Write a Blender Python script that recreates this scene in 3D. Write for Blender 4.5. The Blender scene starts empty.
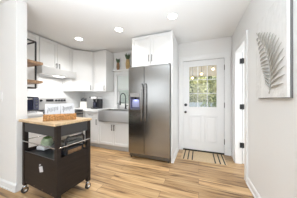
import bpy, bmesh, math, random
from mathutils import Vector, Matrix
random.seed(7)
C = bpy.context.scene
COL = C.collection
PI = math.pi

# ------------------------------------------------------------------ camera
FPX = 134.0
cam = bpy.data.cameras.new('camera'); cam.sensor_width = 36; cam.lens = FPX/297*36; cam.clip_start = .02
cam_o = bpy.data.objects.new('camera', cam); COL.objects.link(cam_o)
cam_o.location = (0, 0, 1.17); cam_o.rotation_euler = (PI/2, 0, math.radians(20.5))
C.camera = cam_o
# ------------------------------------------------------------------ world, exposure
w = bpy.data.worlds.new('world'); C.world = w; w.use_nodes = True
bgn = w.node_tree.nodes['Background']
bgn.inputs[0].default_value = (.90, .95, 1.0, 1); bgn.inputs[1].default_value = 2.2
C.view_settings.view_transform = 'Standard'; C.view_settings.look = 'None'
C.view_settings.gamma = 1; C.view_settings.use_curve_mapping = False
C.view_settings.exposure = 0.60
def area(name, loc, direction, sx, sy, watts, col):
    l = bpy.data.lights.new(name, 'AREA'); l.shape = 'RECTANGLE'; l.size = sx; l.size_y = sy; l.energy = watts; l.color = col; l.spread = math.radians(80)
    o = bpy.data.objects.new(name, l); COL.objects.link(o); o.location = loc
    o.rotation_euler = Vector(direction).to_track_quat('-Z', 'Y').to_euler(); return o
area('added_uplight', (-.3, -.7, .2), (-.04, .36, 1), 1.1, 2.2, 68, (.78, .89, 1.0))  # added upward fill behind the camera, lifts the ceiling brightness
LAMP_W = 5.0
LAMP_COL = (1.0, .985, .97)

# ------------------------------------------------------------------ materials
def mat(name, col, rough=.5, metal=0, coat=0, bump=0, bscale=40, var=0, vscale=6, vstretch=(1,1,1), emit=None, es=0, spec=.5, trans=0):
    m = bpy.data.materials.new(name); m.use_nodes = True
    nt = m.node_tree; b = nt.nodes['Principled BSDF']
    b.inputs['Base Color'].default_value = (*col, 1); b.inputs['Roughness'].default_value = rough
    b.inputs['Metallic'].default_value = metal; b.inputs['Coat Weight'].default_value = coat
    b.inputs['Specular IOR Level'].default_value = spec
    b.inputs['Transmission Weight'].default_value = trans
    if emit: b.inputs['Emission Color'].default_value = (*emit, 1); b.inputs['Emission Strength'].default_value = es
    tc = nt.nodes.new('ShaderNodeTexCoord')
    if var:
        mp = nt.nodes.new('ShaderNodeMapping'); mp.inputs['Scale'].default_value = vstretch
        n = nt.nodes.new('ShaderNodeTexNoise'); n.inputs['Scale'].default_value = vscale; n.inputs['Detail'].default_value = 5
        nt.links.new(tc.outputs['Object'], mp.inputs[0]); nt.links.new(mp.outputs[0], n.inputs['Vector'])
        mx = nt.nodes.new('ShaderNodeMix'); mx.data_type = 'RGBA'
        mx.inputs[6].default_value = (*[c*(1-var) for c in col], 1); mx.inputs[7].default_value = (*[min(1, c*(1+var)) for c in col], 1)
        rp = nt.nodes.new('ShaderNodeMapRange'); rp.inputs[1].default_value = .3; rp.inputs[2].default_value = .7
        nt.links.new(n.outputs['Fac'], rp.inputs[0]); nt.links.new(rp.outputs[0], mx.inputs[0]); nt.links.new(mx.outputs[2], b.inputs['Base Color'])
    if bump:
        n2 = nt.nodes.new('ShaderNodeTexNoise'); n2.inputs['Scale'].default_value = bscale
        nt.links.new(tc.outputs['Object'], n2.inputs['Vector'])
        bp = nt.nodes.new('ShaderNodeBump'); bp.inputs['Strength'].default_value = bump; bp.inputs['Distance'].default_value = .01
        nt.links.new(n2.outputs['Fac'], bp.inputs['Height']); nt.links.new(bp.outputs[0], b.inputs['Normal'])
    return m

WALL = mat('wall_paint', (.84, .835, .82), .7, bump=.05, bscale=120)
CEIL = mat('ceiling_paint', (.88, .878, .868), .9, bump=.03, bscale=90)
TRIM = mat('trim_paint', (.86, .86, .85), .4)
CAB = mat('cabinet_paint', (.81, .808, .795), .32)
DOORP = mat('door_paint', (.84, .84, .835), .4)
COUNTER = mat('quartz', (.90, .895, .885), .2, var=.04, vscale=9)
BLACK = mat('black_metal', (.02, .02, .022), .4, spec=.5)
BLKPL = mat('black_plastic', (.018, .018, .022), .3)
NAVYPL = mat('dark_glass', (.02, .022, .045), .12, coat=.5)
CHROME = mat('chrome', (.75, .75, .76), .15, 1)
BRONZE = mat('bronze_pull', (.10, .09, .085), .35, .8)
PULLST = mat('brushed_pull', (.30, .30, .30), .35, 1)
WHITEPL = mat('white_plastic', (.85, .85, .84), .35)
RUBBER = mat('rubber', (.03, .03, .03), .7)
ESP = mat('espresso_wood', (.021, .0155, .0135), .5, spec=.3, var=.25, vscale=5, vstretch=(1, 1, 8))
CHAR = mat('charcoal_paint', (.045, .045, .047), .45)
TOPW = mat('cart_top_wood', (.66, .48, .29), .4, var=.22, vscale=6, vstretch=(1.5, 14, 4))
SHELFW = mat('shelf_wood', (.36, .22, .125), .5, var=.45, vscale=7, vstretch=(1, 10, 4))
WICK = mat('wicker', (.56, .29, .105), .7, var=.45, vscale=60)
CARDM = mat('card_white', (.68, .685, .70), .6)
INK = mat('ink_grey', (.12, .12, .13), .6)
CANVAS = mat('canvas', (.80, .79, .77), .8, bump=.7, bscale=30, var=.08, vscale=14, vstretch=(1, 1, .35))
CANSIDE = mat('backing_shadow_gap', (.16, .155, .15), .8)  # dark backing; its colour also stands for the shadow gap behind the canvas
RELIEF = mat('leaf_relief', (.42, .405, .365), .7, var=.12, vscale=30)
MATB = mat('coir', (.64, .48, .30), .95, bump=.8, bscale=300, var=.15, vscale=90)
MATK = mat('mat_black', (.03, .028, .028), .9)
GREENP = mat('pale_green_pack', (.45, .56, .38), .5, var=.4, vscale=18)
DKGREEN = mat('crown_green', (.045, .085, .035), .6, var=.4, vscale=30)
PINEBR = mat('pine_brown', (.30, .17, .085), .6, var=.35, vscale=40)
PINETAN = mat('pine_tan', (.52, .36, .16), .6, var=.3, vscale=40)
CREAM = mat('cream_block', (.74, .72, .66), .5)
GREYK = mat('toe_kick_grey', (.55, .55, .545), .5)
SINKIN = mat('sink_steel', (.55, .55, .54), .3, 1)
BULB = mat('bulb', (1, .8, .5), .4, emit=(1, .62, .3), es=7)
LENS = mat('lamp_lens', (1, 1, 1), .4, emit=(1, .95, .87), es=9)
HOODL = mat('hood_lens', (1, 1, 1), .4, emit=(1, .95, .88), es=4)
FOL1 = mat('hedge_leaf', (.68, .66, .36), .6, var=.4, vscale=8)
FOL2 = mat('shrub_leaf', (.25, .31, .13), .6, var=.4, vscale=8)
FENCE = mat('fence_paint', (.42, .46, .50), .6)
PATIO = mat('patio', (.24, .24, .22), .8, var=.15)
PORCH = mat('porch_boards', (.66, .54, .38), .6, var=.12, vscale=4, vstretch=(8, 1, 1))
BLINDM = mat('blind_slat', (.80, .84, .81), .5)

def steel(name, col, rough, stretch):
    m = mat(name, col, rough, 1); nt = m.node_tree; b = nt.nodes['Principled BSDF']
    tc = nt.nodes.new('ShaderNodeTexCoord'); mp = nt.nodes.new('ShaderNodeMapping'); mp.inputs['Scale'].default_value = stretch
    n = nt.nodes.new('ShaderNodeTexNoise'); n.inputs['Scale'].default_value = 12; n.inputs['Detail'].default_value = 4
    nt.links.new(tc.outputs['Object'], mp.inputs[0]); nt.links.new(mp.outputs[0], n.inputs['Vector'])
    r = nt.nodes.new('ShaderNodeMapRange'); r.inputs[3].default_value = rough-.06; r.inputs[4].default_value = rough+.08
    nt.links.new(n.outputs['Fac'], r.inputs[0]); nt.links.new(r.outputs[0], b.inputs['Roughness'])
    bp = nt.nodes.new('ShaderNodeBump'); bp.inputs['Strength'].default_value = .04; bp.inputs['Distance'].default_value = .002
    nt.links.new(n.outputs['Fac'], bp.inputs['Height']); nt.links.new(bp.outputs[0], b.inputs['Normal'])
    return m
STEEL = steel('brushed_steel', (.325, .32, .308), .20, (.25, 1, 4))
STEELD = steel('dark_steel', (.16, .157, .152), .35, (1, 1, 30))
SINKST = mat('apron_steel', (.72, .735, .75), .45, 1)

def glass_mat():
    m = bpy.data.materials.new('pane_glass'); m.use_nodes = True; nt = m.node_tree; nt.nodes.clear()
    o = nt.nodes.new('ShaderNodeOutputMaterial'); t = nt.nodes.new('ShaderNodeBsdfTransparent'); g = nt.nodes.new('ShaderNodeBsdfGlossy')
    t.inputs[0].default_value = (.96, .97, .96, 1); g.inputs['Roughness'].default_value = .03
    f = nt.nodes.new('ShaderNodeFresnel'); f.inputs[0].default_value = 1.5
    mx = nt.nodes.new('ShaderNodeMixShader')
    nt.links.new(f.outputs[0], mx.inputs[0]); nt.links.new(t.outputs[0], mx.inputs[1]); nt.links.new(g.outputs[0], mx.inputs[2]); nt.links.new(mx.outputs[0], o.inputs[0])
    return m
GLASS = glass_mat()

def floor_mat():
    m = mat('oak_planks', (.5, .33, .18), .33); nt = m.node_tree; b = nt.nodes['Principled BSDF']; L = nt.links.new
    tc = nt.nodes.new('ShaderNodeTexCoord')
    br = nt.nodes.new('ShaderNodeTexBrick'); br.inputs['Scale'].default_value = 1
    br.inputs['Brick Width'].default_value = 1.22; br.inputs['Row Height'].default_value = .15; br.inputs['Mortar Size'].default_value = .0022
    br.inputs['Mortar Smooth'].default_value = .3
    br.offset = .37; br.offset_frequency = 2
    br.inputs['Color1'].default_value = (0, 0, 0, 1); br.inputs['Color2'].default_value = (1, 1, 1, 1); br.inputs['Mortar'].default_value = (.2, .2, .2, 1)
    L(tc.outputs['Object'], br.inputs['Vector'])
    # per-plank shift of the grain
    sc = nt.nodes.new('ShaderNodeVectorMath'); sc.operation = 'SCALE'; sc.inputs['Scale'].default_value = 7
    L(br.outputs['Color'], sc.inputs[0])
    ad = nt.nodes.new('ShaderNodeVectorMath'); ad.operation = 'ADD'
    mp = nt.nodes.new('ShaderNodeMapping'); mp.inputs['Scale'].default_value = (1.1, 15, 1)
    L(tc.outputs['Object'], mp.inputs[0]); L(mp.outputs[0], ad.inputs[0]); L(sc.outputs[0], ad.inputs[1])
    n1 = nt.nodes.new('ShaderNodeTexNoise'); n1.inputs['Scale'].default_value = 1.5; n1.inputs['Detail'].default_value = 6; n1.inputs['Distortion'].default_value = .6
    L(ad.outputs[0], n1.inputs['Vector'])
    cr = nt.nodes.new('ShaderNodeValToRGB'); e = cr.color_ramp.elements
    e[0].position = .33; e[0].color = (.16, .08, .034, 1); e[1].position = .68; e[1].color = (.67, .46, .245, 1)
    k = e.new(.46); k.color = (.50, .305, .142, 1)
    L(n1.outputs['Fac'], cr.inputs[0])
    hv = nt.nodes.new('ShaderNodeMix'); hv.data_type = 'RGBA'; hv.blend_type = 'MULTIPLY'; hv.inputs[0].default_value = 1
    tn = nt.nodes.new('ShaderNodeValToRGB'); tn.color_ramp.elements[0].color = (.74, .72, .70, 1); tn.color_ramp.elements[1].color = (1.12, 1.12, 1.12, 1)
    L(br.outputs['Color'], tn.inputs[0]); L(cr.outputs[0], hv.inputs[6]); L(tn.outputs[0], hv.inputs[7])
    ms = nt.nodes.new('ShaderNodeMix'); ms.data_type = 'RGBA'; ms.inputs[7].default_value = (.16, .09, .045, 1)
    L(br.outputs['Fac'], ms.inputs[0]); L(hv.outputs[2], ms.inputs[6]); L(ms.outputs[2], b.inputs['Base Color'])
    bp = nt.nodes.new('ShaderNodeBump'); bp.inputs['Strength'].default_value = .12; bp.inputs['Distance'].default_value = .004
    L(n1.outputs['Fac'], bp.inputs['Height']); L(bp.outputs[0], b.inputs['Normal'])
    return m
FLOOR = floor_mat()

def tile_mat(name, rotz):
    m = mat(name, (.84, .84, .83), .15); nt = m.node_tree; b = nt.nodes['Principled BSDF']; L = nt.links.new
    tc = nt.nodes.new('ShaderNodeTexCoord'); sp = nt.nodes.new('ShaderNodeSeparateXYZ'); cb = nt.nodes.new('ShaderNodeCombineXYZ')
    L(tc.outputs['Object'], sp.inputs[0]); L(sp.outputs[1 if rotz else 0], cb.inputs[0]); L(sp.outputs[2], cb.inputs[1])
    br = nt.nodes.new('ShaderNodeTexBrick'); br.inputs['Scale'].default_value = 1; br.inputs['Brick Width'].default_value = .15; br.inputs['Row Height'].default_value = .075
    br.inputs['Mortar Size'].default_value = .0015
    br.inputs['Color1'].default_value = (.84, .84, .83, 1); br.inputs['Color2'].default_value = (.82, .82, .81, 1); br.inputs['Mortar'].default_value = (.70, .70, .69, 1)
    L(cb.outputs[0], br.inputs['Vector']); L(br.outputs['Color'], b.inputs['Base Color'])
    return m
TILEX = tile_mat('subway_tile_back', 0); TILEY = tile_mat('subway_tile_side', 1)

# ------------------------------------------------------------------ helpers
def wloc(o):
    v = Vector((0, 0, 0))
    while o is not None: v += o.location; o = o.parent
    return v

class MB:
    def __init__(s): s.bm = bmesh.new()
    def _new(s, fn):
        before = set(s.bm.verts); fn(); return [v for v in s.bm.verts if v not in before]
    def box(s, x0, x1, y0, y1, z0, z1, M=None):
        x0, x1 = sorted((x0, x1)); y0, y1 = sorted((y0, y1)); z0, z1 = sorted((z0, z1))
        vs = [s.bm.verts.new(p) for p in ((x0,y0,z0),(x1,y0,z0),(x1,y1,z0),(x0,y1,z0),(x0,y0,z1),(x1,y0,z1),(x1,y1,z1),(x0,y1,z1))]
        for f in ((0,3,2,1),(4,5,6,7),(0,1,5,4),(1,2,6,5),(2,3,7,6),(3,0,4,7)): s.bm.faces.new([vs[i] for i in f])
        if M is not None:
            for v in vs: v.co = M @ v.co
        return s
    def prism(s, poly, a, b, axis='z'):
        def P(p, t):
            return {'z': (p[0], p[1], t), 'x': (t, p[0], p[1]), 'y': (p[0], t, p[1])}[axis]
        lo = [s.bm.verts.new(P(p, a)) for p in poly]; hi = [s.bm.verts.new(P(p, b)) for p in poly]
        n = len(poly); s.bm.faces.new(lo[::-1]); s.bm.faces.new(hi)
        for i in range(n): s.bm.faces.new((lo[i], lo[(i+1) % n], hi[(i+1) % n], hi[i]))
        return s
    def cyl(s, p0, p1, r, r2=None, seg=16, caps=True):
        p0, p1 = Vector(p0), Vector(p1); d = p1-p0; r2 = r if r2 is None else r2
        q = d.to_track_quat('Z', 'Y'); A = []; B = []
        for i in range(seg):
            a = 2*PI*i/seg; u = Vector((math.cos(a), math.sin(a), 0))
            A.append(s.bm.verts.new(p0 + q @ (u*r))); B.append(s.bm.verts.new(p1 + q @ (u*r2)))
        for i in range(seg): s.bm.faces.new((A[i], A[(i+1) % seg], B[(i+1) % seg], B[i]))
        if caps: s.bm.faces.new(A[::-1]); s.bm.faces.new(B)
        return s
    def tube(s, pts, r, seg=8):
        pts = [Vector(p) for p in pts]; rings = []
        n = len(pts); up = None
        for i, p in enumerate(pts):
            t = (pts[min(i+1, n-1)] - pts[max(i-1, 0)]).normalized()
            if up is None: up = t.orthogonal().normalized()
            up = (up - t*up.dot(t)).normalized(); sd = t.cross(up); rr = r[i] if isinstance(r, (list, tuple)) else r
            rings.append([s.bm.verts.new(p + (up*math.cos(2*PI*k/seg) + sd*math.sin(2*PI*k/seg))*rr) for k in range(seg)])
        for a, b in zip(rings, rings[1:]):
            for k in range(seg): s.bm.faces.new((a[k], a[(k+1) % seg], b[(k+1) % seg], b[k]))
        s.bm.faces.new(rings[0][::-1]); s.bm.faces.new(rings[-1])
        return s
    def lathe(s, prof, c=(0, 0, 0), seg=20):
        c = Vector(c); rings = []
        for r, z in prof:
            rings.append([s.bm.verts.new(c + Vector((r*math.cos(2*PI*k/seg), r*math.sin(2*PI*k/seg), z))) for k in range(seg)])
        for a, b in zip(rings, rings[1:]):
            for k in range(seg): s.bm.faces.new((a[k], a[(k+1) % seg], b[(k+1) % seg], b[k]))
        s.bm.faces.new(rings[0][::-1]); s.bm.faces.new(rings[-1])
        return s
    def ico(s, c, r, sub=2, jit=0, sc=(1, 1, 1)):
        vs = s._new(lambda: bmesh.ops.create_icosphere(s.bm, subdivisions=sub, radius=r))
        for v in vs:
            v.co *= 1 + random.uniform(-jit, jit)
            v.co = Vector((v.co.x*sc[0], v.co.y*sc[1], v.co.z*sc[2])) + Vector(c)
        return s
    def build(s, name, m, parent=None, local=False, bev=0, smooth=False, bseg=2):
        if parent is not None and not local:
            off = wloc(parent)
            for v in s.bm.verts: v.co -= off
        bmesh.ops.recalc_face_normals(s.bm, faces=s.bm.faces)
        me = bpy.data.meshes.new(name); s.bm.to_mesh(me); s.bm.free(); me.materials.append(m)
        o = bpy.data.objects.new(name, me); COL.objects.link(o); o.parent = parent
        if smooth:
            for p in me.polygons: p.use_smooth = True
            me.set_sharp_from_angle(angle=math.radians(40))
        if bev:
            b = o.modifiers.new('bevel', 'BEVEL'); b.width = bev; b.segments = bseg; b.limit_method = 'ANGLE'; b.angle_limit = math.radians(40)
        return o

def tag(o, label, cat, group=None):
    o['label'] = label; o['category'] = cat
    if group: o['group'] = group
    return o
def thing(name, loc, label, cat, group=None, rz=0):
    o = bpy.data.objects.new(name, None); COL.objects.link(o); o.location = loc; o.rotation_euler = (0, 0, rz); o.empty_display_size = .1
    return tag(o, label, cat, group)
def struct(o): o['kind'] = 'structure'; return o
def sbox(name, m, *boxes, bev=0):
    b = MB()
    for x in boxes: b.box(*x)
    return struct(b.build(name, m, bev=bev))

# ------------------------------------------------------------------ structure
BY = 3.19; LX = -3.33; RX = .64; CZ = 2.46
sbox('floor', FLOOR, (-5.2, 1.4, -3.0, BY+.15, -.05, 0))
sbox('ceiling', CEIL, (-5.2, 1.4, -3.0, BY+.15, CZ, CZ+.1))
# back wall with openings for the door and the window
DX0, DX1, DZ = -.335, .505, 2.03
WX0, WX1, WZ0, WZ1 = -2.13, -1.42, 1.0, 1.85
sbox('wall_back', WALL, (LX-.12, WX0, BY, BY+.12, 0, CZ), (WX0, WX1, BY, BY+.12, 0, WZ0), (WX0, WX1, BY, BY+.12, WZ1, CZ),
     (WX1, DX0-.01, BY, BY+.12, 0, CZ), (DX0-.01, DX1+.01, BY, BY+.12, DZ+.01, CZ), (DX1+.01, 1.4, BY, BY+.12, 0, CZ))
sbox('wall_left', WALL, (LX-.12, LX, 1.12, BY, 0, CZ))
sbox('wall_partition', WALL, (-5.2, -2.16, 1.0, 1.12, 0, CZ), bev=.006)
OY0, OY1 = 2.307, 2.852
sbox('wall_right', WALL, (RX, RX+.09, -3.0, OY0, 0, CZ), (RX, RX+.09, OY0, OY1, 2.03, CZ), (RX, RX+.09, OY1, BY, 0, CZ))
sbox('wall_rear', WALL, (-5.2, -3.5, -3.1, -3.0, 0, CZ), (-3.5, -1.7, -3.1, -3.0, 0, .9), (-3.5, -1.7, -3.1, -3.0, 2.3, CZ), (-1.7, -1.3, -3.1, -3.0, 0, CZ), (-1.3, RX+.09, -3.1, -3.0, 2.2, CZ))  # unseen; window opening added to brighten the fridge's upper reflection
sbox('wall_living', WALL, (-5.3, -5.2, -3.1, 1.12, 0, CZ))  # unseen; added to cut the light entering from the left
sbox('wall_light_block', WALL, (RX+.09, 1.4, 1.9, 2.0, 0, CZ))  # unseen; added to block light falling on the open door face
# tile backsplash
sbox('wall_tile_side', TILEY, (LX, LX+.008, 1.125, BY, .90, 1.80))
sbox('wall_tile_back', TILEX, (LX+.008, WX0-.075, BY-.008, BY, .90, 1.40), (WX0-.075, WX1+.075, BY-.008, BY, .90, WZ0-.03), (WX1+.075, -1.27, BY-.008, BY, .90, 1.40))
# baseboards
def base_poly(y, h=.095, t=.014): return [(y, 0), (y-t, 0), (y-t, h-.02), (y-t*.5, h-.006), (y-t*.3, h), (y, h)]
b = MB(); b.prism(base_poly(1.0), -5.2, -2.146, 'x'); b.box(-2.16, -2.146, .99, 1.12, 0, .09); b.box(-2.148, -2.136, .978, 1.12, 0, .018); b.box(-5.2, -2.136, .976, .986, 0, .018)
struct(b.build('baseboard_partition', TRIM, bev=.002))
b = MB(); b.prism([(RX, 0), (RX-.014, 0), (RX-.014, .075), (RX-.007, .09), (RX-.004, .095), (RX, .095)], -3.0, 2.212, 'y'); b.box(RX-.024, RX-.012, -3, 2.212, 0, .018)
b.box(RX-.014, RX, 2.945, BY, 0, .095)
struct(b.build('baseboard_right', TRIM, bev=.002))
b = MB(); b.prism(base_poly(BY), DX1+.10, RX-.014, 'x'); b.prism(base_poly(BY), -.43, DX0-.095, 'x')
struct(b.build('baseboard_back', TRIM, bev=.002))
# entry door casing and jamb
sbox('trim_1', TRIM, (DX0-.095, DX0-.008, BY-.02, BY, 0, DZ+.10), (DX1+.008, DX1+.095, BY-.02, BY, 0, DZ+.10), (DX0-.008, DX1+.008, BY-.02, BY, DZ+.008, DZ+.10),
     (DX0-.105, DX0-.08, BY-.026, BY, 0, DZ+.115), (DX1+.08, DX1+.105, BY-.026, BY, 0, DZ+.115), (DX0-.08, DX1+.08, BY-.026, BY, DZ+.085, DZ+.115),
     (DX0-.01, DX0-.002, BY, BY+.12, 0, DZ+.01), (DX1+.002, DX1+.01, BY, BY+.12, 0, DZ+.01), (DX0-.002, DX1+.002, BY, BY+.12, DZ+.003, DZ+.01), bev=.003)
# doorway casing in the right wall
sbox('trim_2', TRIM, (RX-.018, RX, OY0-.088, OY0-.004, 0, 2.03+.088), (RX-.018, RX, OY1+.004, OY1+.088, 0, 2.03+.088), (RX-.018, RX, OY0-.004, OY1+.004, 2.034, 2.118),
     (RX-.024, RX, OY0-.096, OY0-.075, 0, 2.126), (RX-.024, RX, OY1+.07, OY1+.094, 0, 2.126), (RX-.024, RX, OY0-.075, OY1+.07, 2.105, 2.126),
     (RX-.018, RX+.092, OY0-.004, OY0+.008, 0, 2.03), (RX-.018, RX+.092, OY1-.012, OY1+.004, 0, 2.03), (RX-.018, RX+.092, OY0+.008, OY1-.012, 2.018, 2.034), bev=.003)

# ---- entry door
d = MB(); GX0, GX1, GZ0, GZ1 = -.207, .369, .985, 1.91; y0, y1 = BY+.012, BY+.056
d.box(DX0, GX0, y0, y1, .012, DZ); d.box(GX1, DX1, y0, y1, .012, DZ); d.box(GX0, GX1, y0, y1, GZ1, DZ); d.box(GX0, GX1, y0, y1, .012, GZ0)
door = struct(d.build('door_1', DOORP))
f = MB()
for a in ((GX0-.025, GX0+.008, GZ0-.025, GZ1+.025), (GX1-.008, GX1+.025, GZ0-.025, GZ1+.025), (GX0, GX1, GZ0-.025, GZ0+.008), (GX0, GX1, GZ1-.008, GZ1+.025)):
    f.box(a[0], a[1], y0-.010, y0+.02, a[2], a[3])
f.build('glass_frame', DOORP, door, bev=.004)
g = MB()
for i in (1, 2):
    x = GX0 + (GX1-GX0)*i/3; g.box(x-.007, x+.007, y0+.006, y0+.028, GZ0, GZ1)
    z = GZ0 + (GZ1-GZ0)*i/3; g.box(GX0, GX1, y0+.004, y0+.03, z-.006, z+.006)
g.build('muntin', DOORP, door)
MB().box(GX0, GX1, y0+.014, y0+.02, GZ0, GZ1).build('glass', GLASS, door)
for x0, x1 in ((DX0+.125, .065), (.125, DX1-.125)):
    p = MB()
    for z0, z1 in ((.21, .80),):
        p.box(x0, x1, y0-.012, y0+.002, z0, z0+.022); p.box(x0, x1, y0-.012, y0+.002, z1-.022, z1); p.box(x0, x0+.022, y0-.012, y0+.002, z0, z1); p.box(x1-.022, x1, y0-.012, y0+.002, z0, z1)
        p.box(x0+.06, x1-.06, y0-.014, y0+.002, z0+.06, z1-.06)
    p.build('panel', DOORP, door, bev=.005)
for z, nm in ((1.035, 'deadbolt'), (.875, 'door_knob')):
    k = MB(); k.cyl((-.278, y0, z), (-.278, y0-.012, z), .032, seg=20)
    if nm == 'deadbolt': k.box(-.284, -.272, y0-.03, y0-.012, z-.018, z+.018)
    else: k.cyl((-.278, y0-.012, z), (-.278, y0-.035, z), .012); k.ico((-.278, y0-.052, z), .028, 2)
    k.build(nm, BLACK, door, smooth=True)
for z in (1.835, 1.04, .27):
    h = MB(); h.box(DX1-.004, DX1+.016, y0-.012, y0+.004, z-.05, z+.05); h.cyl((DX1+.004, y0-.014, z-.055), (DX1+.004, y0-.014, z+.055), .008, seg=10)
    h.build('hinge', BRONZE, door)
MB().box(DX0, DX1, BY+.006, BY+.05, DZ, DZ+.0035).box(DX1, DX1+.0022, BY+.006, BY+.05, .012, DZ).build('weatherstrip', BLACK, door)
MB().box(DX0, DX1, BY-.004, BY+.012, .012, .028).build('door_sweep', MATK, door)
sbox('trim_3', MATK, (DX0, DX1, BY-.005, BY+.12, 0, .010))
# ---- open closet door
d = struct(MB().box(RX+.098, RX+.62, OY1-.018, OY1+.018, .012, 2.018).build('door_2', DOORP, bev=.003))
for z in (1.85, 1.03, .34):
    h = MB(); h.box(RX+.055, RX+.098, OY1-.022, OY1-.012, z-.045, z+.045); h.cyl((RX+.094, OY1-.028, z-.05), (RX+.094, OY1-.028, z+.05), .008, seg=10); h.box(RX+.098, RX+.125, OY1-.022, OY1-.016, z-.045, z+.045)
    h.build('hinge', BLACK, d)
# ---- kitchen window
wn = MB()
for a in ((WX0, WX0+.04, WZ0, WZ1), (WX1-.04, WX1, WZ0, WZ1), (WX0, WX1, WZ0, WZ0+.04), (WX0, WX1, WZ1-.04, WZ1), (WX0, WX1, 1.43, 1.47)):
    wn.box(a[0], a[1], BY+.05, BY+.09, a[2], a[3])
win = struct(wn.build('window_1', TRIM))
MB().box(WX0, WX1, BY+.068, BY+.074, WZ0, WZ1).build('pane', GLASS, win)
sbox('trim_4', TRIM, (WX0-.07, WX0, BY-.02, BY, WZ0-.03, WZ1+.07), (WX1, WX1+.07, BY-.02, BY, WZ0-.03, WZ1+.07), (WX0, WX1, BY-.02, BY, WZ1, WZ1+.07), (WX0-.07, WX1+.07, BY-.035, BY, WZ0-.05, WZ0),
     (WX0, WX0+.006, BY, BY+.12, WZ0, WZ1), (WX1-.006, WX1, BY, BY+.12, WZ0, WZ1), (WX0, WX1, BY, BY+.12, WZ0, WZ0+.006), bev=.002)
bl = thing('window_blind', (-1.775, BY+.02, 1.45), 'pale horizontal slat blind half lowered in the window over the sink', 'blind')
s = MB()
for i in range(11):
    z = 1.80 - i*.034
    s.box(-.0, WX1-WX0-.03, -.02, .02, -.0015, .0015, M=Matrix.Translation((WX0+.015, BY+.025, z)) @ Matrix.Rotation(math.radians(62), 4, 'X'))
s.build('slat', BLINDM, bl)
MB().box(WX0+.01, WX1-.01, BY+.005, BY+.045, 1.81, 1.845).build('headrail', TRIM, bl)
MB().box(WX0+.012, WX1-.012, BY+.008, BY+.042, 1.41, 1.43).build('bottom_rail', BLINDM, bl)

# ------------------------------------------------------------------ outside
sbox('ground', PATIO, (-5, 6, BY+.15, 12, -.12, -.02))
sbox('porch_ceiling', PORCH, (-4, 4, BY+.12, 6.0, 2.62, 2.68))
tag(MB().box(-4, 4, 5.85, 6.0, 2.10, 2.62).build('porch_beam', PORCH), 'tan wooden porch beam seen through top panes of the entry door', 'beam')
fn = thing('garden_fence', (-1, 8.0, -.02), 'pale blue-grey board fence seen through the lower door panes', 'fence')
bb = MB()
for i in range(40): bb.box(-5+i*.22, -5+i*.22+.205, 8.0, 8.03, 0, .98)
bb.build('fence_board', FENCE, fn); MB().box(-5, 3.8, 8.03, 8.07, .25, .33).box(-5, 3.8, 8.03, 8.07, .75, .83).build('fence_rail', FENCE, fn)
ns = thing('neighbour_shed', (-2.6, 5.2, -.02), 'pale grey-green siding wall outside the kitchen window', 'shed')
SID = mat('siding', (.47, .52, .49), .7)
b = MB()
for i in range(18): b.prism([(5.2, i*.16), (5.17, i*.16), (5.19, i*.16+.16), (5.2, i*.16+.16)], -5, -1.75, 'x')
b.box(-5, -1.75, 5.2, 6.6, 0, 2.88); b.build('siding', SID, ns)
def shrub(x, y, z, r, h, m, label, n=140, ls=.09):
    t = thing('shrub', (x, y, -.02), label, 'shrub', 'plants outside the entry door')
    f = MB()
    for i in range(n):
        a = random.uniform(0, 2*PI); u = random.uniform(-1, 1); q = random.uniform(.55, 1)
        c = Vector((x + r*q*math.cos(a)*math.sqrt(1-u*u), y + r*q*math.sin(a)*math.sqrt(1-u*u), z + h*(u*q)))
        M = Matrix.Translation(c) @ Matrix.Rotation(random.uniform(0, 6), 4, 'Z') @ Matrix.Rotation(random.uniform(-1, 1), 4, 'X')
        vs = [f.bm.verts.new(M @ Vector(p)) for p in ((-ls*.4, 0, 0), (0, -ls, .01), (ls*.4, 0, 0), (0, ls, .02))]
        f.bm.faces.new(vs)
    f.build('foliage', m, t); MB().tube([(x, y, -.02), (x+.02, y, z*.5), (x, y, z)], [.04, .03, .02]).build('stem', PINEBR, t)
shrub(-1.0, 9.2, 1.75, .42, .75, FOL1, 'tall yellow-green tree behind the fence, seen left in the door glass', 900, .2)
shrub(.15, 9.2, 1.75, .42, .75, FOL1, 'tall yellow-green tree behind the fence, seen centre in the door glass', 900, .2)
shrub(1.3, 9.2, 1.75, .42, .75, FOL1, 'tall yellow-green tree behind the fence, seen right in the door glass', 900, .2)
hg = thing('hedge', (-.5, 11.0, -.02), 'tall wide yellow-green hedge behind the garden fence', 'hedge')
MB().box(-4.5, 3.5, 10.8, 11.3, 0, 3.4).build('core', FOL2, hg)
f = MB()
for i in range(2600):
    c_ = Vector((random.uniform(-4, 3), random.uniform(10.45, 10.85), random.uniform(.3, 3.5)))
    M = Matrix.Translation(c_) @ Matrix.Rotation(random.uniform(0, 6), 4, 'Z') @ Matrix.Rotation(random.uniform(-1, 1), 4, 'X'); ls = random.uniform(.12, .26)
    f.bm.faces.new([f.bm.verts.new(M @ Vector(p)) for p in ((-ls*.4, 0, 0), (0, -ls, .01), (ls*.4, 0, 0), (0, ls, .02))])
f.build('foliage', FOL1, hg)
shrub(-.62, 6.4, .95, .25, .35, FOL2, 'small dark shrub on the porch edge, leftmost behind the door glass')
shrub(.28, 6.6, .72, .25, .38, FOL2, 'small dark shrub before the fence, in the middle of the door glass')
shrub(.66, 6.3, .85, .16, .5, FOL2, 'narrow dark shrub before the fence, right in the door glass')
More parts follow.
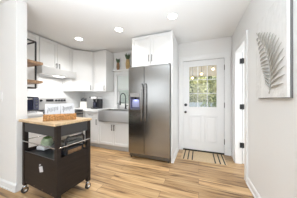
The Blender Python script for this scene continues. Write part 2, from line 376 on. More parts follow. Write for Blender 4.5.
for (x, y, z, lab) in ((-.186, 4.6, 1.855, 'warm porch bulb on a cord, leftmost and lowest in the door glass'), (.087, 4.6, 1.968, 'warm porch bulb on a cord, middle one in the door glass'), (.419, 4.6, 2.10, 'warm porch bulb on a cord, right and topmost in the door glass')):
    t = thing('pendant_bulb', (x, y, z), lab, 'lamp', 'porch bulbs outside the entry door')
    MB().ico((x, y, z), .036, 2).build('bulb', BULB, t, smooth=True); MB().cyl((x, y, z+.035), (x, y, 2.62), .004, seg=6).cyl((x, y, z+.035), (x, y, z+.08), .014, seg=8).build('cord', BLACK, t)

# ------------------------------------------------------------------ ceiling lights
for i, (x, y, lab) in enumerate(((-2.389, 2.157, 'round recessed ceiling light near the corner cabinet, leftmost of three'), (-1.38, 2.13, 'round recessed ceiling light above the sink side, middle of three'), (-.38, 2.08, 'round recessed ceiling light before the fridge cabinet, largest and rightmost of three'))):
    t = thing('ceiling_light', (x, y, CZ), lab, 'ceiling light', 'recessed ceiling lights')
    MB().lathe([(.066, -.001), (.090, -.001), (.092, -.004), (.086, -.010), (.070, -.012), (.066, -.009)], (x, y, CZ), 28).build('trim_ring', TRIM, t, smooth=True)
    MB().cyl((x, y, CZ-.008), (x, y, CZ-.0105), .069, seg=28).build('lens', LENS, t)
    ld = bpy.data.lights.new('lamp', 'AREA'); ld.shape = 'DISK'; ld.size = .13; ld.spread = math.radians(130); ld.energy = LAMP_W*(1.0, .85, .42)[i]; ld.color = LAMP_COL
    lo = bpy.data.objects.new('lamp', ld); COL.objects.link(lo); lo.parent = t; lo.location = (0, 0, -.013)

# ------------------------------------------------------------------ cabinets
def shaker(o, p0, u, n, wdt, z0, z1, m=CAB, name='door', handle=None, rail=.055, hm=BRONZE, hl=.13, t=.02):
    """door panel on plane through p0 (x,y), along unit u, outward normal n; handle=(s, zc, 'v'|'h')"""
    M = Matrix(((u[0], n[0], 0, p0[0]), (u[1], n[1], 0, p0[1]), (0, 0, 1, 0), (0, 0, 0, 1)))
    g = .0018; d = MB()
    r = min(rail, (z1-z0)*.3)
    d.box(g, rail, 0, t, z0+g, z1-g, M); d.box(wdt-rail, wdt-g, 0, t, z0+g, z1-g, M); d.box(rail, wdt-rail, 0, t, z0+g, z0+r, M); d.box(rail, wdt-rail, 0, t, z1-r, z1-g, M)
    d.box(rail, wdt-rail, 0, t-.011, z0+r, z1-r, M)
    dd = d.build(name, m, o)
    if handle:
        s, zc, k = handle; h = MB()
        if k == 'v':
            h.cyl(M @ Vector((s, t+.028, zc-hl/2)), M @ Vector((s, t+.028, zc+hl/2)), .0065, seg=10)
            for q in (-.4, .4): h.cyl(M @ Vector((s, t-.002, zc+q*hl)), M @ Vector((s, t+.028, zc+q*hl)), .005, seg=8)
        else:
            h.cyl(M @ Vector((s-hl/2, t+.028, zc)), M @ Vector((s+hl/2, t+.028, zc)), .0065, seg=10)
            for q in (-.4, .4): h.cyl(M @ Vector((s+q*hl, t-.002, zc)), M @ Vector((s+q*hl, t+.028, zc)), .005, seg=8)
        h.build('handle', hm, dd, smooth=True)
    return dd
UT = 2.43
XF = -2.99  # front of left uppers (door face)
EX, NY = (1, 0), (0, -1)
# left-most upper cabinet beside the shelf
c = thing('wall_cabinet', (LX, 1.45, 1.375), 'white upper cabinet left of the range hood, behind the pipe shelf', 'cabinet')
MB().box(LX+.009, XF-.02, 1.13, 1.745, 1.375, UT).build('body', CAB, c)
shaker(c, (XF-.02, 1.13), (0, 1), (1, 0), .305, 1.375, UT, handle=(.275, 1.5, 'v')); shaker(c, (XF-.02, 1.437), (0, 1), (1, 0), .306, 1.375, UT)
# over hood
c = thing('wall_cabinet', (LX, 2.12, 1.83), 'short white two-door upper cabinet directly above the range hood', 'cabinet')
MB().box(LX+.009, XF-.02, 1.752, 2.487, 1.83, UT).build('body', CAB, c)
shaker(c, (XF-.02, 1.752), (0, 1), (1, 0), (.366), 1.83, UT, handle=(.335, 1.90, 'v')); shaker(c, (XF-.02, 2.12), (0, 1), (1, 0), (.367), 1.83, UT, handle=(.032, 1.90, 'v'))
# corner
c = thing('corner_cabinet', (LX, BY, 1.375), 'white diagonal corner upper cabinet with one tall door', 'cabinet')
s2 = math.sqrt(.5)
P0 = Vector((XF, 2.49)); P1 = Vector((-2.65, 2.83)); nn = Vector((s2, -s2)); Q0 = P0-nn*.02; Q1 = P1-nn*.02
MB().prism([(LX+.009, 2.49), (XF-.012, 2.49), tuple(Q0), tuple(Q1), (-2.652, 2.842), (-2.652, BY-.009), (LX+.009, BY-.009)], 1.375, UT).build('body', CAB, c)
Lw = (P1-P0).length
shaker(c, tuple(Q0+Vector((s2, s2))*.012), (s2, s2), (s2, -s2), Lw-.024, 1.385, UT, handle=(Lw-.065, 1.47, 'v'))
# back upper
c = thing('wall_cabinet', (-2.44, BY, 1.375), 'white single-door upper cabinet on the back wall left of the window', 'cabinet')
MB().box(-2.648, -2.232, 2.87, BY-.009, 1.375, UT).build('body', CAB, c)
shaker(c, (-2.648, 2.87), EX, NY, .416, 1.375, UT, handle=(.37, 1.46, 'v'))
# over fridge
c = thing('fridge_cabinet', (-.87, BY, 1.83), 'deep white two-door cabinet above the steel refrigerator', 'cabinet')
MB().box(-1.292, -.478, 2.50, BY-.001, 1.83, UT).build('body', CAB, c)
shaker(c, (-1.292, 2.50), EX, NY, .406, 1.83, UT, handle=(.374, 1.97, 'v')); shaker(c, (-.885, 2.50), EX, NY, .407, 1.83, UT, handle=(.033, 1.97, 'v'))
c = thing('end_panel', (-.46, 2.8, 0), 'tall white cabinet end panel standing right of the refrigerator', 'panel')
MB().box(-.475, -.447, 2.44, BY-.001, 0, UT).build('panel', CAB, c, bev=.001)
MB().box(-.447, -.434, 2.44, BY-.03, 0, .095).box(-.434, -.424, 2.44, BY-.03, 0, .018).build('base_strip', TRIM, c, bev=.002)
# crown filler between cabinets and ceiling
sbox('trim_5', TRIM, (LX+.01, XF-.05, 1.13, 2.5, UT+.002, CZ-.001), (LX+.01, -2.27, 2.9, BY-.001, UT+.002, CZ-.001), (-1.28, -.49, 2.55, BY-.001, UT+.002, CZ-.001))
# base cabinets
FY = 2.59
def base_cab(x0, x1, label):
    c = thing('base_cabinet', ((x0+x1)/2, BY, 0), label, 'cabinet')
    return c
c = base_cab(-2.67, -2.232, 'white base cabinet with one drawer between the range and the sink')
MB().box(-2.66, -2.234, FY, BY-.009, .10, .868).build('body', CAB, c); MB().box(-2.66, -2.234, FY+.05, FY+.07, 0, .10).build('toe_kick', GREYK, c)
shaker(c, (-2.655, FY), EX, NY, .42, .70, .865, name='drawer', rail=.045, handle=(.21, .785, 'h')); shaker(c, (-2.655, FY), EX, NY, .42, .105, .695, handle=(.375, .62, 'v'))
c = base_cab(-2.232, -1.36, 'white two-door base cabinet under the farmhouse sink')
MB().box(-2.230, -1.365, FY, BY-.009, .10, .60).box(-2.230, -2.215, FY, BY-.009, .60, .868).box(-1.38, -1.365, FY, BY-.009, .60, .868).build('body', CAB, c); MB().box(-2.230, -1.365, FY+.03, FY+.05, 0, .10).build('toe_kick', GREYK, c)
shaker(c, (-2.230, FY), EX, NY, .415, .115, .60, handle=(.385, .52, 'v')); shaker(c, (-1.813, FY), EX, NY, .415, .115, .60, handle=(.030, .52, 'v'))
MB().box(-2.230, -1.365, FY-.018, FY, .605, .672).build('apron_rail', CAB, c)
c = thing('base_cabinet', (LX, 1.45, 0), 'white base cabinet left of the range under the toaster oven', 'cabinet')
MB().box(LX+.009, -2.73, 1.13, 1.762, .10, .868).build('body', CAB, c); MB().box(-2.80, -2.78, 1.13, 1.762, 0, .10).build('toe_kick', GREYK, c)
shaker(c, (-2.73, 1.13), (0, 1), (1, 0), .63, .70, .865, name='drawer', rail=.045, handle=(.315, .785, 'h')); shaker(c, (-2.73, 1.13), (0, 1), (1, 0), .63, .105, .695)
c = thing('base_cabinet', (LX, 2.9, 0), 'white blind corner base cabinet behind the range end', 'cabinet')
MB().box(LX+.009, -2.672, 2.545, BY-.009, .10, .868).build('body', CAB, c)
# countertops
tag(MB().box(LX+.009, -2.69, 1.13, 1.765, .870, .910).build('countertop', COUNTER, bev=.003), 'short white quartz countertop left of the range', 'countertop')
b = MB(); b.prism([(LX+.009, 2.54), (-2.655, 2.54), (-2.212, 2.54), (-2.212, 3.03), (-1.383, 3.03), (-1.383, 2.54), (-1.345, 2.54), (-1.345, BY-.009), (LX+.009, BY-.009)], .870, .910)
tag(b.build('countertop', COUNTER), 'long white quartz countertop along the back wall around the sink', 'countertop')
# sink
sk = thing('farmhouse_sink', (-1.80, 2.8, .67), 'stainless steel apron front farmhouse sink below the window', 'sink')
b = MB()
x0, x1, ya, yb = -2.208, -1.387, 2.53, 3.026
b.box(x0, x0+.02, ya+.02, yb, .66, .905); b.box(x1-.02, x1, ya+.02, yb, .66, .905); b.box(x0+.02, x1-.02, yb-.02, yb, .66, .905); b.box(x0, x1, ya+.02, yb, .64, .66)
b.build('basin', SINKIN, sk)
b = MB(); poly = []
N = 16
for i in range(N+1):
    q = i/N; poly.append((x0 + (x1-x0)*q, ya - .035*math.sin(PI*q)))
b.prism([(x0, ya+.02)] + poly + [(x1, ya+.02)], .675, .907); b.build('apron', SINKST, sk, smooth=True)
# faucet
fc = thing('faucet', (-1.80, 3.095, .911), 'matt black spring neck pull-down kitchen faucet behind the sink', 'faucet')
b = MB(); b.cyl((-1.80, 3.095, .911), (-1.80, 3.095, .925), .03); b.cyl((-1.80, 3.095, .925), (-1.80, 3.095, 1.03), .02); b.build('base', BLACK, fc, smooth=True)
pts = [(-1.80, 3.095, 1.03), (-1.80, 3.095, 1.20)]
for i in range(1, 13):
    a = PI*i/12; pts.append((-1.80 - .02*i/12, 3.095 - .115*(1-math.cos(a)), 1.20 + .115*math.sin(a)))
pts.append((-1.822, 2.865, 1.12))
MB().tube(pts, .011, 10).build('neck', BLACK, fc, smooth=True)
MB().cyl((-1.822, 2.865, 1.13), (-1.822, 2.865, 1.02), .017, .022).build('spray_head', BLACK, fc, smooth=True)
MB().cyl((-1.78, 3.095, .985), (-1.72, 3.075, 1.0), .009).build('lever', BLACK, fc, smooth=True)
MB().tube([(-1.80, 3.085, 1.06), (-1.81, 2.98, 1.075), (-1.822, 2.885, 1.075)], .006).build('hose_arm', BLACK, fc, smooth=True)
# soap bottle
sp = thing('soap_dispenser', (-2.02, 3.09, .911), 'small grey soap pump bottle left of the black faucet', 'soap dispenser')
MB().lathe([(.028, 0), (.031, .01), (.031, .09), (.012, .11), (.012, .12)], (-2.02, 3.09, .911)).build('bottle', mat('grey_plastic', (.45, .46, .46), .3), sp, smooth=True)
MB().cyl((-2.02, 3.09, 1.03), (-2.02, 3.09, 1.06), .005).box(-2.028, -2.012, 3.04, 3.098, 1.055, 1.066).build('pump', BLACK, sp)

# ------------------------------------------------------------------ ledge and pineapples
lg = thing('window_ledge', (-1.79, BY, 1.925), 'white shelf ledge above the kitchen window holding two pineapples', 'shelf')
MB().box(-2.20, -1.30, BY-.13, BY-.001, 1.925, 1.951).build('board', TRIM, lg, bev=.003)
MB().box(-2.17, -1.32, BY-.03, BY-.021, 1.88, 1.925).build('cleat', TRIM, lg)
def pineapple(x, y, z, h, r, m, label):
    t = thing('pineapple', (x, y, z), label, 'ornament', 'pineapple ornaments')
    hb = h*.62; b = MB(); prof = []
    n = 12
    for i in range(n+1):
        q = i/n; prof.append((r*(.55+.45*math.sin(PI*(.12+.76*q)))*(1 if i % 2 else .9), hb*q))
    b.lathe(prof, (x, y, z), 14); b.build('body', m, t)
    f = MB()
    for i in range(16):
        a = i*2.4; q = i/16; ln = h*.40*(1-.35*q); out = r*(1.3-.9*q)
        p0 = Vector((x, y, z+hb-.005)); d = Vector((math.cos(a), math.sin(a), 0))
        f.tube([p0 + d*r*.3*(1-q), p0 + d*out*.7 + Vector((-.004, 0, ln*.55)), p0 + d*out*1.15 + Vector((-.012, 0, ln))], [.018, .018, .004], 5)
    f.build('crown', DKGREEN, t)
pineapple(-2.045, 3.115, 1.9515, .315, .045, PINEBR, 'brown wooden pineapple ornament, left and lower one on the ledge')
pineapple(-1.745, 3.11, 1.9515, .41, .058, PINETAN, 'tan wooden pineapple ornament, right and bigger one on the ledge')

# ------------------------------------------------------------------ range and hood
hd = thing('range_hood', (LX, 2.1, 1.67), 'white under-cabinet range hood above the range', 'range hood')
MB().prism([(LX+.009, 1.69), (-2.89, 1.672), (-2.83, 1.672), (-2.83, 1.725), (-2.834, 1.826), (LX+.009, 1.826)], 1.70, 2.48, 'y').build('body', mat('hood_paint', (.58, .58, .57), .3), hd, bev=.004)
MB().box(LX+.05, -2.99, 1.74, 2.44, 1.672, 1.685).build('filter', PULLST, hd)
MB().box(-2.98, -2.89, 2.02, 2.22, 1.666, 1.676).build('lamp_lens', HOODL, hd)
ld = bpy.data.lights.new('hood_lamp', 'AREA'); ld.shape = 'RECTANGLE'; ld.size = .18; ld.size_y = .08; ld.energy = 7; ld.color = LAMP_COL
lo = bpy.data.objects.new('hood_lamp', ld); COL.objects.link(lo); lo.parent = hd; lo.location = Vector((-2.935, 2.12, 1.663)) - hd.location
RY0, RY1, RXF = 1.772, 2.532, -2.68
rg = thing('range', (-3.0, 2.15, 0), 'stainless electric range with black glass cooktop behind the cart', 'range')
MB().box(LX+.03, RXF, RY0, RY1, .05, .895).build('body', STEEL, rg, bev=.004)
MB().box(LX+.08, RXF-.012, RY0+.002, RY1-.002, .895, .915).build('cooktop', BLKPL, rg, bev=.004)
bg = MB().prism([(LX+.012, .93), (LX+.10, .93), (LX+.075, 1.20), (LX+.012, 1.20)], RY0, RY1, 'y').build('backguard', mat('backguard_steel', (.62, .61, .60), .3, .6), rg, bev=.004)
def onface(z): return LX+.10 - .025*(z-.93)/.27
MB().box(onface(1.08)-.01, onface(1.08)+.006, 2.04, 2.20, 1.115, 1.165).build('display', BLKPL, bg)
for yk in (1.84, 1.93, 2.265, 2.335, 2.405, 2.475):
    MB().cyl((onface(1.13)-.004, yk, 1.135), (onface(1.13)+.028, yk, 1.138), .026, .021).build('knob', BLKPL, bg, smooth=True)
dr = MB().box(RXF, RXF+.025, RY0+.01, RY1-.01, .30, .86).build('oven_door', STEEL, rg, bev=.004)
MB().box(RXF+.025, RXF+.028, RY0+.1, RY1-.1, .42, .70).build('oven_window', BLKPL, dr)
MB().cyl((RXF+.06, RY0+.05, .82), (RXF+.06, RY1-.05, .82), .012).cyl((RXF+.02, RY0+.08, .82), (RXF+.06, RY0+.08, .82), .008).cyl((RXF+.02, RY1-.08, .82), (RXF+.06, RY1-.08, .82), .008).build('oven_handle', BLACK, dr, smooth=True)
MB().box(RXF, RXF+.02, RY0+.01, RY1-.01, .06, .285).build('warming_drawer', STEEL, rg, bev=.004)
MB().box(RXF-.005, RXF+.018, RY0+.004, RY1-.004, .872, .912).build('front_lip', BLKPL, rg, bev=.004)
# toaster oven
to = thing('toaster_oven', (-3.1, 1.55, .911), 'black countertop toaster oven with silver base left of the range', 'toaster oven')
MB().box(-3.28, -2.97, 1.33, 1.735, .945, 1.215).build('body', BLKPL, to, bev=.015)
MB().box(-3.28, -2.965, 1.33, 1.735, .918, .948).build('base', CHROME, to, bev=.004)
dd = MB().box(-2.972, -2.955, 1.345, 1.62, .965, 1.195).build('glass_door', NAVYPL, to, bev=.005)
MB().cyl((-2.935, 1.36, 1.17), (-2.935, 1.60, 1.17), .008).cyl((-2.957, 1.38, 1.17), (-2.935, 1.38, 1.17), .005).cyl((-2.957, 1.58, 1.17), (-2.935, 1.58, 1.17), .005).build('handle', CHROME, dd, smooth=True)
MB().box(-2.972, -2.957, 1.632, 1.725, .965, 1.195).build('control_panel', mat('slate_panel', (.10, .105, .16), .3), to, bev=.004)
for z in (1.14, 1.08, 1.02): MB().cyl((-2.958, 1.68, z), (-2.94, 1.68, z), .018, .015).build('knob', PULLST, to, smooth=True)
for xx in (-3.25, -3.0):
    for yy in (1.36, 1.70): MB().cyl((xx, yy, .911), (xx, yy, .92), .012).build('foot', RUBBER, to)

# ------------------------------------------------------------------ counter items
kb = thing('knife_block', (-3.02, 2.9, .911), 'cream knife block in the counter corner with black handled knives', 'knife block')
c0 = Vector((-3.02, 2.88, .911))
Mk = Matrix.Translation(c0) @ Matrix.Rotation(math.radians(40), 4, 'Z')
def kbpoly():
    b = MB(); b.prism([(-.06, 0), (.07, 0), (.06, .15), (-.03, .19)], -.085, .085, 'x')
    for v in b.bm.verts: v.co = Mk @ v.co
    return b
kbpoly().build('block', CREAM, kb, bev=.006)
for i in range(5):
    xx = -.06 + .03*i
    M = Mk @ Matrix.Translation((xx, .012, .166)) @ Matrix.Rotation(math.radians(-12), 4, 'X')
    kn = MB().box(-.011, .011, -.013, .013, .014, .105+.014*(i % 3), M).build('knife', BLKPL, None, bev=.003)
    kp = c0; tag(kn, ['first', 'second', 'middle', 'fourth', 'last'][i] + ' black handled knife from the left in the cream knife block', 'knife', 'knives in the block')
cm = thing('coffee_maker', (-2.6, 2.95, .911), 'black and silver coffee maker on the back counter', 'coffee maker')
cx, cy = -2.60, 2.93
MB().box(cx-.10, cx+.10, cy-.11, cy+.12, .911, .94).build('base', BLKPL, cm, bev=.008)
MB().box(cx-.0, cx+.10, cy-.02, cy+.12, .94, 1.19).build('column', BLKPL, cm, bev=.01)
MB().box(cx-.115, cx+.105, cy-.115, cy+.12, 1.165, 1.245).build('brew_head', CHROME, cm, bev=.02)
MB().box(cx-.175, cx-.10, cy-.09, cy-.06, 1.20, 1.23).build('lever', BLKPL, cm, bev=.004)
MB().lathe([(.045, .942), (.062, .97), (.062, 1.03), (.042, 1.085), (.045, 1.10)], (cx-.035, cy-.045, 0)).build('carafe', NAVYPL, cm, smooth=True)
MB().cyl((cx-.035, cy-.045, 1.10), (cx-.035, cy-.045, 1.165), .03, .04).build('filter_cone', BLKPL, cm, smooth=True)
MB().tube([(cx-.02, cy-.10, 1.07), (cx+.0, cy-.145, 1.06), (cx+.0, cy-.145, .99), (cx-.02, cy-.10, .975)], .008).build('carafe_handle', CHROME, cm, smooth=True)

# ------------------------------------------------------------------ refrigerator
fr = thing('refrigerator', (-.9, 2.8, 0), 'stainless side by side refrigerator with ice and water dispenser', 'refrigerator')
FX0, FX1, FF, FT = -1.322, -.482, 2.39, 1.80
SPL = -.985
MB().box(FX0+.004, FX1-.004, FF+.075, BY-.03, .03, FT-.01).build('cabinet', STEELD, fr, bev=.004)
DXA, DXB, DZA, DZB = -1.285, -1.075, .955, 1.29
b = MB(); y0, y1 = FF, FF+.07; z0, z1 = .095, FT
b.box(FX0, DXA, y0, y1, z0, z1).box(DXB, SPL-.003, y0, y1, z0, z1).box(DXA, DXB, y0, y1, DZB, z1).box(DXA, DXB, y0, y1, z0, DZA)
fd = b.build('freezer_door', STEEL, fr)
MB().box(SPL+.003, FX1, y0, y1, z0, z1).build('fridge_door', STEEL, fr, bev=.006)
dp = MB().box(DXA, DXB, y0+.055, y0+.068, DZA, DZB).box(DXA, DXA+.012, y0, y0+.055, DZA, DZB).box(DXB-.012, DXB, y0, y0+.055, DZA, DZB).box(DXA, DXB, y0, y0+.055, DZA, DZA+.012).build('dispenser_recess', mat('dispenser_grey', (.13, .13, .20), .3), fd)
MB().box(DXA+.002, DXB-.002, y0-.004, y0+.05, DZB-.085, DZB-.001).build('control_panel', mat('panel_grey', (.33, .325, .32), .4, .3), fd, bev=.003)
MB().cyl((-1.18, y0+.03, DZB-.085), (-1.18, y0+.03, DZB-.13), .02, .015).build('spout', BLKPL, fd)
MB().box(-1.262, -1.10, y0+.044, y0+.05, DZA+.05, DZB-.13).build('paddle', mat('paddle_pale', (.38, .40, .54), .3), fd, bev=.002)
MB().box(DXA+.012, DXB-.012, y0+.0, y0+.054, DZA+.012, DZA+.02).build('drip_tray', PULLST, fd)
ld = bpy.data.lights.new('dispenser_lamp', 'AREA'); ld.size = .06; ld.energy = .12; ld.color = (.45, .5, 1)
lo = bpy.data.objects.new('dispenser_lamp', ld); COL.objects.link(lo); lo.parent = fr; lo.location = Vector((-1.18, y0+.022, DZB-.135)) - fr.location; 
for x in (SPL-.038, SPL+.038):
    h = MB(); pts = [(x, FF-.002, .75), (x, FF-.04, .765), (x, FF-.05, .82), (x, FF-.05, 1.39), (x, FF-.04, 1.445), (x, FF-.002, 1.46)]
    h.tube(pts, .0125, 10).build('handle', mat('handle_steel', (.33, .325, .32), .25, 1), fd if x < SPL else fr, smooth=True)
MB().box(FX0+.01, FX1-.01, FF+.02, FF+.08, .03, .088).build('toe_grille', STEELD, fr)
for x in (FX0+.04, FX1-.04): MB().cyl((x, FF+.05, 0), (x, FF+.05, .032), .02).build('foot', BLKPL, fr)
MB().box(FX1-.03, FX1-.004, FF+.01, FF+.09, FT, FT+.016).box(FX1-.004, FX1+.004, FF-.004, FF+.06, FT-.045, FT+.016).build('hinge_cover', BLKPL, fr)
for x in (FX0+.03, FX1-.05): MB().cyl((x, BY-.1, 0), (x, BY-.1, .032), .02).build('foot', BLKPL, fr)

# ------------------------------------------------------------------ pipe shelf
ps = thing('pipe_shelf', (-2.6, 1.14, 1.34), 'black iron pipe shelf with two rustic brown boards left of the hood', 'shelf')
for z in (1.722, 1.432):
    MB().box(-3.05, -2.29, 1.13, 1.395, z-.02, z+.02).build('shelf_board', SHELFW, ps, bev=.004)
for x in (-2.44, -2.95):
    b = MB(); py = 1.375
    b.tube([(x, 1.135, 2.08), (x, py, 2.08), (x, py, 2.079), (x, py, 1.345), (x, py, 1.344), (x, 1.135, 1.344)], .0125, 10)
    for z in (2.08, 1.344): b.cyl((x, 1.121, z), (x, 1.135, z), .035)
    b.build('pipe', BLACK, ps)
MB().tube([(-2.44, 1.375, 2.08), (-2.95, 1.375, 2.08)], .0125, 10).build('crossbar', BLACK, ps)

# ------------------------------------------------------------------ kitchen cart
CRZ = math.radians(-4.2)
ct = thing('kitchen_cart', (-2.046, 1.04, 0), 'dark rolling kitchen cart with light wood top and bin below', 'cart', rz=CRZ)
def cartpt(x, y, z): 
    return Vector((-2.046 + x*math.cos(CRZ) - y*math.sin(CRZ), 1.04 + x*math.sin(CRZ) + y*math.cos(CRZ), z))
AX, BX, AY, BYc = 0, .65, 0, .386
def cb(m, name, par=None, **k): return m.build(name, k.pop('mat'), par or ct, local=True, **k)
cb(MB().box(AX-.05, BX+.03, AY-.05, BYc+.04, .888, .915), 'cart_top', mat=TOPW, bev=.004)
hw = .023
for x in (AX, BX):
    for y in (AY, BYc): cb(MB().box(x-hw, x+hw, y-hw, y+hw, .095, .887), 'post', mat=ESP, bev=.002)
cb(MB().box(AX+hw, BX-hw, AY-.018, AY+.006, .767, .887).box(AX+hw, BX-hw, BYc-.006, BYc+.016, .767, .887).box(AX-.016, AX+.006, AY+hw, BYc-hw, .767, .887).box(BX-.006, BX+.018, AY+hw, BYc-hw, .767, .887), 'apron', mat=CHAR, bev=.001)
cb(MB().box(AX-.002, BX+.002, AY-.002, BYc+.002, .485, .500), 'middle_shelf', mat=BLKPL)
cb(MB().box(AX-.002, BX+.002, AY-.002, BYc+.002, .130, .145), 'bottom_shelf', mat=ESP)
cb(MB().box(AX+hw, BX-hw, AY-.018, AY-.004, .130, .518), 'front_panel', mat=ESP, bev=.001)
cb(MB().box(BX+.004, BX+.018, AY+hw, BYc-hw, .150, .540), 'side_panel', mat=ESP, bev=.001); cb(MB().box(AX-.018, AX-.004, AY+hw, BYc-hw, .150, .540), 'side_panel', mat=ESP, bev=.001)
cb(MB().box(AX+hw, BX-hw, BYc+.004, BYc+.018, .130, .518), 'back_panel', mat=ESP)
for i in range(4): cb(MB().cyl((AX+.08+.165*i, AY-.022, .155), (AX+.08+.165*i, AY-.017, .155), .006, seg=10), 'screw', mat=CHROME)
for p, q in (((AX, AY-.03), (BX, AY-.03)), ((BX+.03, AY), (BX+.03, BYc)), ((AX-.03, AY), (AX-.03, BYc))):
    z = .652; b = MB(); b.cyl((*p, z), (*q, z), .0055, seg=10)
    for e in (p, q): b.cyl((e[0], e[1], z), (max(AX, min(BX, e[0])), max(AY, min(BYc, e[1])), z), .005, seg=8)
    cb(b, 'rail', mat=CHROME, smooth=True)
b = MB(); b.cyl((AX+hw, AY-.012, .522), (BX-hw, AY-.012, .522), .004, seg=8); cb(b, 'rail', mat=PULLST)
for x in (AX, BX):
    for y in (AY, BYc):
        ox, oy = x+.012, y-.012; R_ = .036
        k = MB(); k.cyl((x, y, .078), (x, y, .097), .022); k.box(ox-.019, ox-.014, oy-.02, oy+.02, .028, .08).box(ox+.014, ox+.019, oy-.02, oy+.02, .028, .08).box(ox-.019, ox+.019, oy-.02, oy+.02, .074, .08)
        cs = cb(k, 'caster', mat=CHROME, bev=.002)
        cb(MB().cyl((ox-.012, oy, R_), (ox+.012, oy, R_), R_, seg=24), 'wheel', cs, mat=RUBBER, smooth=True)
        cb(MB().cyl((ox-.021, oy, R_), (ox+.021, oy, R_), .013, seg=14), 'hub', cs, mat=WHITEPL, smooth=True)
# white tag stuck on the panel
lb = thing('tag', cartpt(.385, AY-.019, .37), 'small white tilted tag stuck on the front panel of the cart', 'tag', rz=CRZ)
M = Matrix.Translation((0, 0, .008)) @ Matrix.Rotation(math.radians(-16), 4, 'Y')
MB().box(-.031, .031, -.005, 0, -.031, .031, M).build('card', CARDM, lb, local=True); MB().box(-.020, .006, -.005, 0, .043, .055, M).build('clip', CARDM, lb, local=True)

# cart contents
gp = thing('produce_bag', (-1.915, 1.215, .5005), 'pale green and white bag lying on the cart middle shelf', 'bag')
b = MB(); b.ico((0, 0, .085), .078, 3, .05, (1.02, .8, 1.0)); b.build('bag', GREENP, gp, local=True, smooth=True)
b = MB(); b.box(-.062, .07, -.05, .05, -.026, .026, Matrix.Translation((0, -.045, .035)) @ Matrix.Rotation(.1, 4, 'Z')); b.build('label_band', CARDM, gp, local=True, bev=.015)
b = MB()
for i in range(11):
    a = i*.7; o = Vector((.03, -.005, .13)); b.tube([o, o+Vector((.03*math.cos(a), .03*math.sin(a), .03)), o+Vector((.062*math.cos(a), .055*math.sin(a), .028))], [.006, .016, .003], 5)
b.build('leaf', mat('leaf_green', (.10, .19, .06), .6), gp, local=True)
gr = thing('countertop_grill', cartpt(.515, .235, .5005), 'black countertop grill with arched handle on the cart middle shelf', 'grill', rz=CRZ)
def gb(m, name, mt, **k): return m.build(name, mt, gr, local=True, **k)
gb(MB().box(-.09, .085, -.13, .13, .012, .085), 'base', BLKPL, bev=.015)
gb(MB().box(-.085, .080, -.125, .125, .088, .165), 'lid', mat('grill_lid', (.12, .125, .12), .25, .5), bev=.03)
gb(MB().tube([(.085, -.12, .08), (.10, -.12, .19), (.10, -.10, .222), (.10, .09, .222), (.10, .115, .19), (.095, .12, .08)], .014, 10), 'handle', BLACK, smooth=True)
gb(MB().tube([(.107, -.085, .236), (.107, .075, .236)], .006, 8), 'handle_strip', CHROME, smooth=True)
for xx in (-.07, .065):
    for yy in (-.11, .11): gb(MB().cyl((xx, yy, 0), (xx, yy, .014), .012), 'foot', RUBBER)
gb(MB().box(.086, .090, -.09, .09, .02, .065), 'drip_panel', PINEBR)

# basket with cards, turned towards the camera
ang = math.radians(49)
bk = thing('wicker_basket', (-1.590, 1.168, .9155), 'low brown wicker tray basket on the wooden cart top', 'basket', rz=ang)
BL, BW, BH = .315, .13, .068
b = MB()
b.box(-BL/2, BL/2, -BW/2, BW/2, 0, .006); b.build('floor_panel', WICK, bk, local=True)
b = MB()
for row in range(5):
    z = .008 + row*.0145
    for sx in (0, 1):
        for side in (-1, 1):
            Ln = BL if sx == 0 else BW; n = int(Ln/.012); pts = []
            for i in range(n+1):
                t = -Ln/2 + Ln*i/n; o = side*((BW if sx == 0 else BL)/2) + .004*(1 if (i//2+row) % 2 else -1)
                pts.append((t, o, z) if sx == 0 else (o, t, z))
            b.tube(pts, .0075, 6)
b.build('woven_side', WICK, bk, local=True)
b = MB()
STK = mat('stake', (.30, .14, .05), .7)
for i in range(13):
    t = -BL/2 + BL*i/12
    for q in (-1, 1): MB().cyl((t, q*BW/2, 0), (t, q*BW/2, BH), .0045, seg=6).build('stake', STK, bk, local=True)
MB().tube([(-BL/2, -BW/2, BH), (BL/2, -BW/2, BH), (BL/2, BW/2, BH), (-BL/2, BW/2, BH), (-BL/2, -BW/2, BH)], .009, 8).build('rim', WICK, bk, local=True)
for s in (-1, 1):
    MB().tube([(s*BL/2, -.035, BH), (s*(BL/2+.008), -.03, BH+.035), (s*(BL/2+.008), .03, BH+.035), (s*BL/2, .035, BH)], .006, 8).build('handle', BLACK, bk, local=True, smooth=True)
def card(off, wd, h, tilt, label, seed):
    t = thing('card', (-1.590, 1.168, .9155), label, 'card', 'script cards in the basket', rz=ang)
    M = Matrix.Translation((off, -.03, .012)) @ Matrix.Rotation(math.radians(-6), 4, 'X') @ Matrix.Rotation(math.radians(tilt), 4, 'Y')
    MB().box(-wd/2, wd/2, 0, .018, 0, h, M).build('board', CARDM, t, local=True, bev=.002)
    R = random.Random(seed); pts = []; n = 60
    for i in range(n):
        q = i/(n-1); x = -wd*.36 + wd*.72*q + .007*math.sin(i*.75)
        amp = .021*(1.9 if i < 8 else 1) * (1.6 if i in (20, 21, 22, 36, 37, 38) else 1); zc = h*.66 + .018*(q-.5)
        pts.append(M @ Vector((x, -.0012, zc + amp*math.sin(i*.75+seed))))
    MB().tube(pts, .0014, 5).build('script', INK, t, local=True)
card(-.079, .153, .185, 0, 'white card with grey cursive script, left one in the wicker basket', 1)
card(.078, .148, .192, -2, 'white card with grey cursive script, right one in the wicker basket', 3)

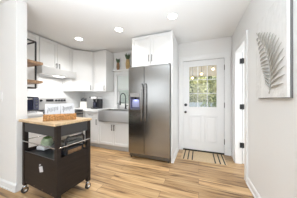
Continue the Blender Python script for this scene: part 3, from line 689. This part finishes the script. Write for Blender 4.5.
# ------------------------------------------------------------------ wall things
sw = thing('light_switch', (-2.50, 1.0, 1.205), 'white rocker light switch plate on the left partition wall', 'light switch')
MB().box(-2.535, -2.457, .994, .9995, 1.143, 1.264).build('plate', TRIM, sw, bev=.002); MB().box(-2.513, -2.479, .988, .995, 1.172, 1.236).build('rocker', WHITEPL, sw, bev=.002)
# canvas with relief leaf
ca = thing('canvas_art', (RX, 1.66, 1.6), 'white textured canvas with raised pale palm leaf on the right wall', 'wall art')
CY0, CY1, CZ0, CZ1 = 1.275, 1.845, 1.182, 2.0
XC = RX-.030
MB().box(XC+.014, RX-.001, CY0-.004, CY1-.012, CZ0-.006, CZ1).build('shadow_backing', CANSIDE, ca)
MB().box(XC-.004, XC+.014, CY0, CY1, CZ0, CZ1).build('canvas', CANVAS, ca)
b = MB()
A_, M_, E_ = Vector((1.535, 1.22)), Vector((1.40, 1.46)), Vector((1.815, 1.90))
def stem(q): return A_*(1-q)**2 + M_*2*q*(1-q) + E_*q*q
b.tube([(XC-.006, *stem(i/20)) for i in range(21)], .005, 6)
NL = 15
for i in range(1, NL):
    q = .03 + .95*i/NL; p = stem(q); td = (stem(min(1, q+.02)) - stem(q-.02)).normalized(); nr = Vector((-td.y, td.x))
    for sd in (-1, 1):
        ln = (.035 + .20*max(0, math.sin(PI*min(1, .22+q*.78)))**1.3)*(1.1 if sd == 1 else .8)
        dd_ = (td*.50 + nr*sd*.87).normalized(); pts = []
        ln = min(ln, .9*(p.x-CY0)/max(.01, -dd_.x) if dd_.x < 0 else .9*(CY1-p.x)/max(.01, dd_.x))
        for k in range(7):
            u = k/6; pp = p + dd_*ln*u + Vector((0, -.02*u*u)); pts.append((XC-.006-.008*math.sin(PI*u), pp.x, pp.y))
        b.tube(pts, [.003, .006, .0075, .0075, .006, .004, .0015], 6)
b.build('leaf_relief', RELIEF, ca, smooth=True)
# door mat
dm = thing('doormat', (.075, 2.9, 0), 'tan coir doormat with black stripes at the entry door', 'doormat')
MB().box(-.325, .475, 2.67, 3.135, .001, .014).build('pile', MATB, dm, bev=.004)
for x in (-.275, -.195, -.115, .285, .365, .44): MB().box(x-.010, x+.010, 2.672, 3.133, .010, .0155).build('stripe', MATK, dm)
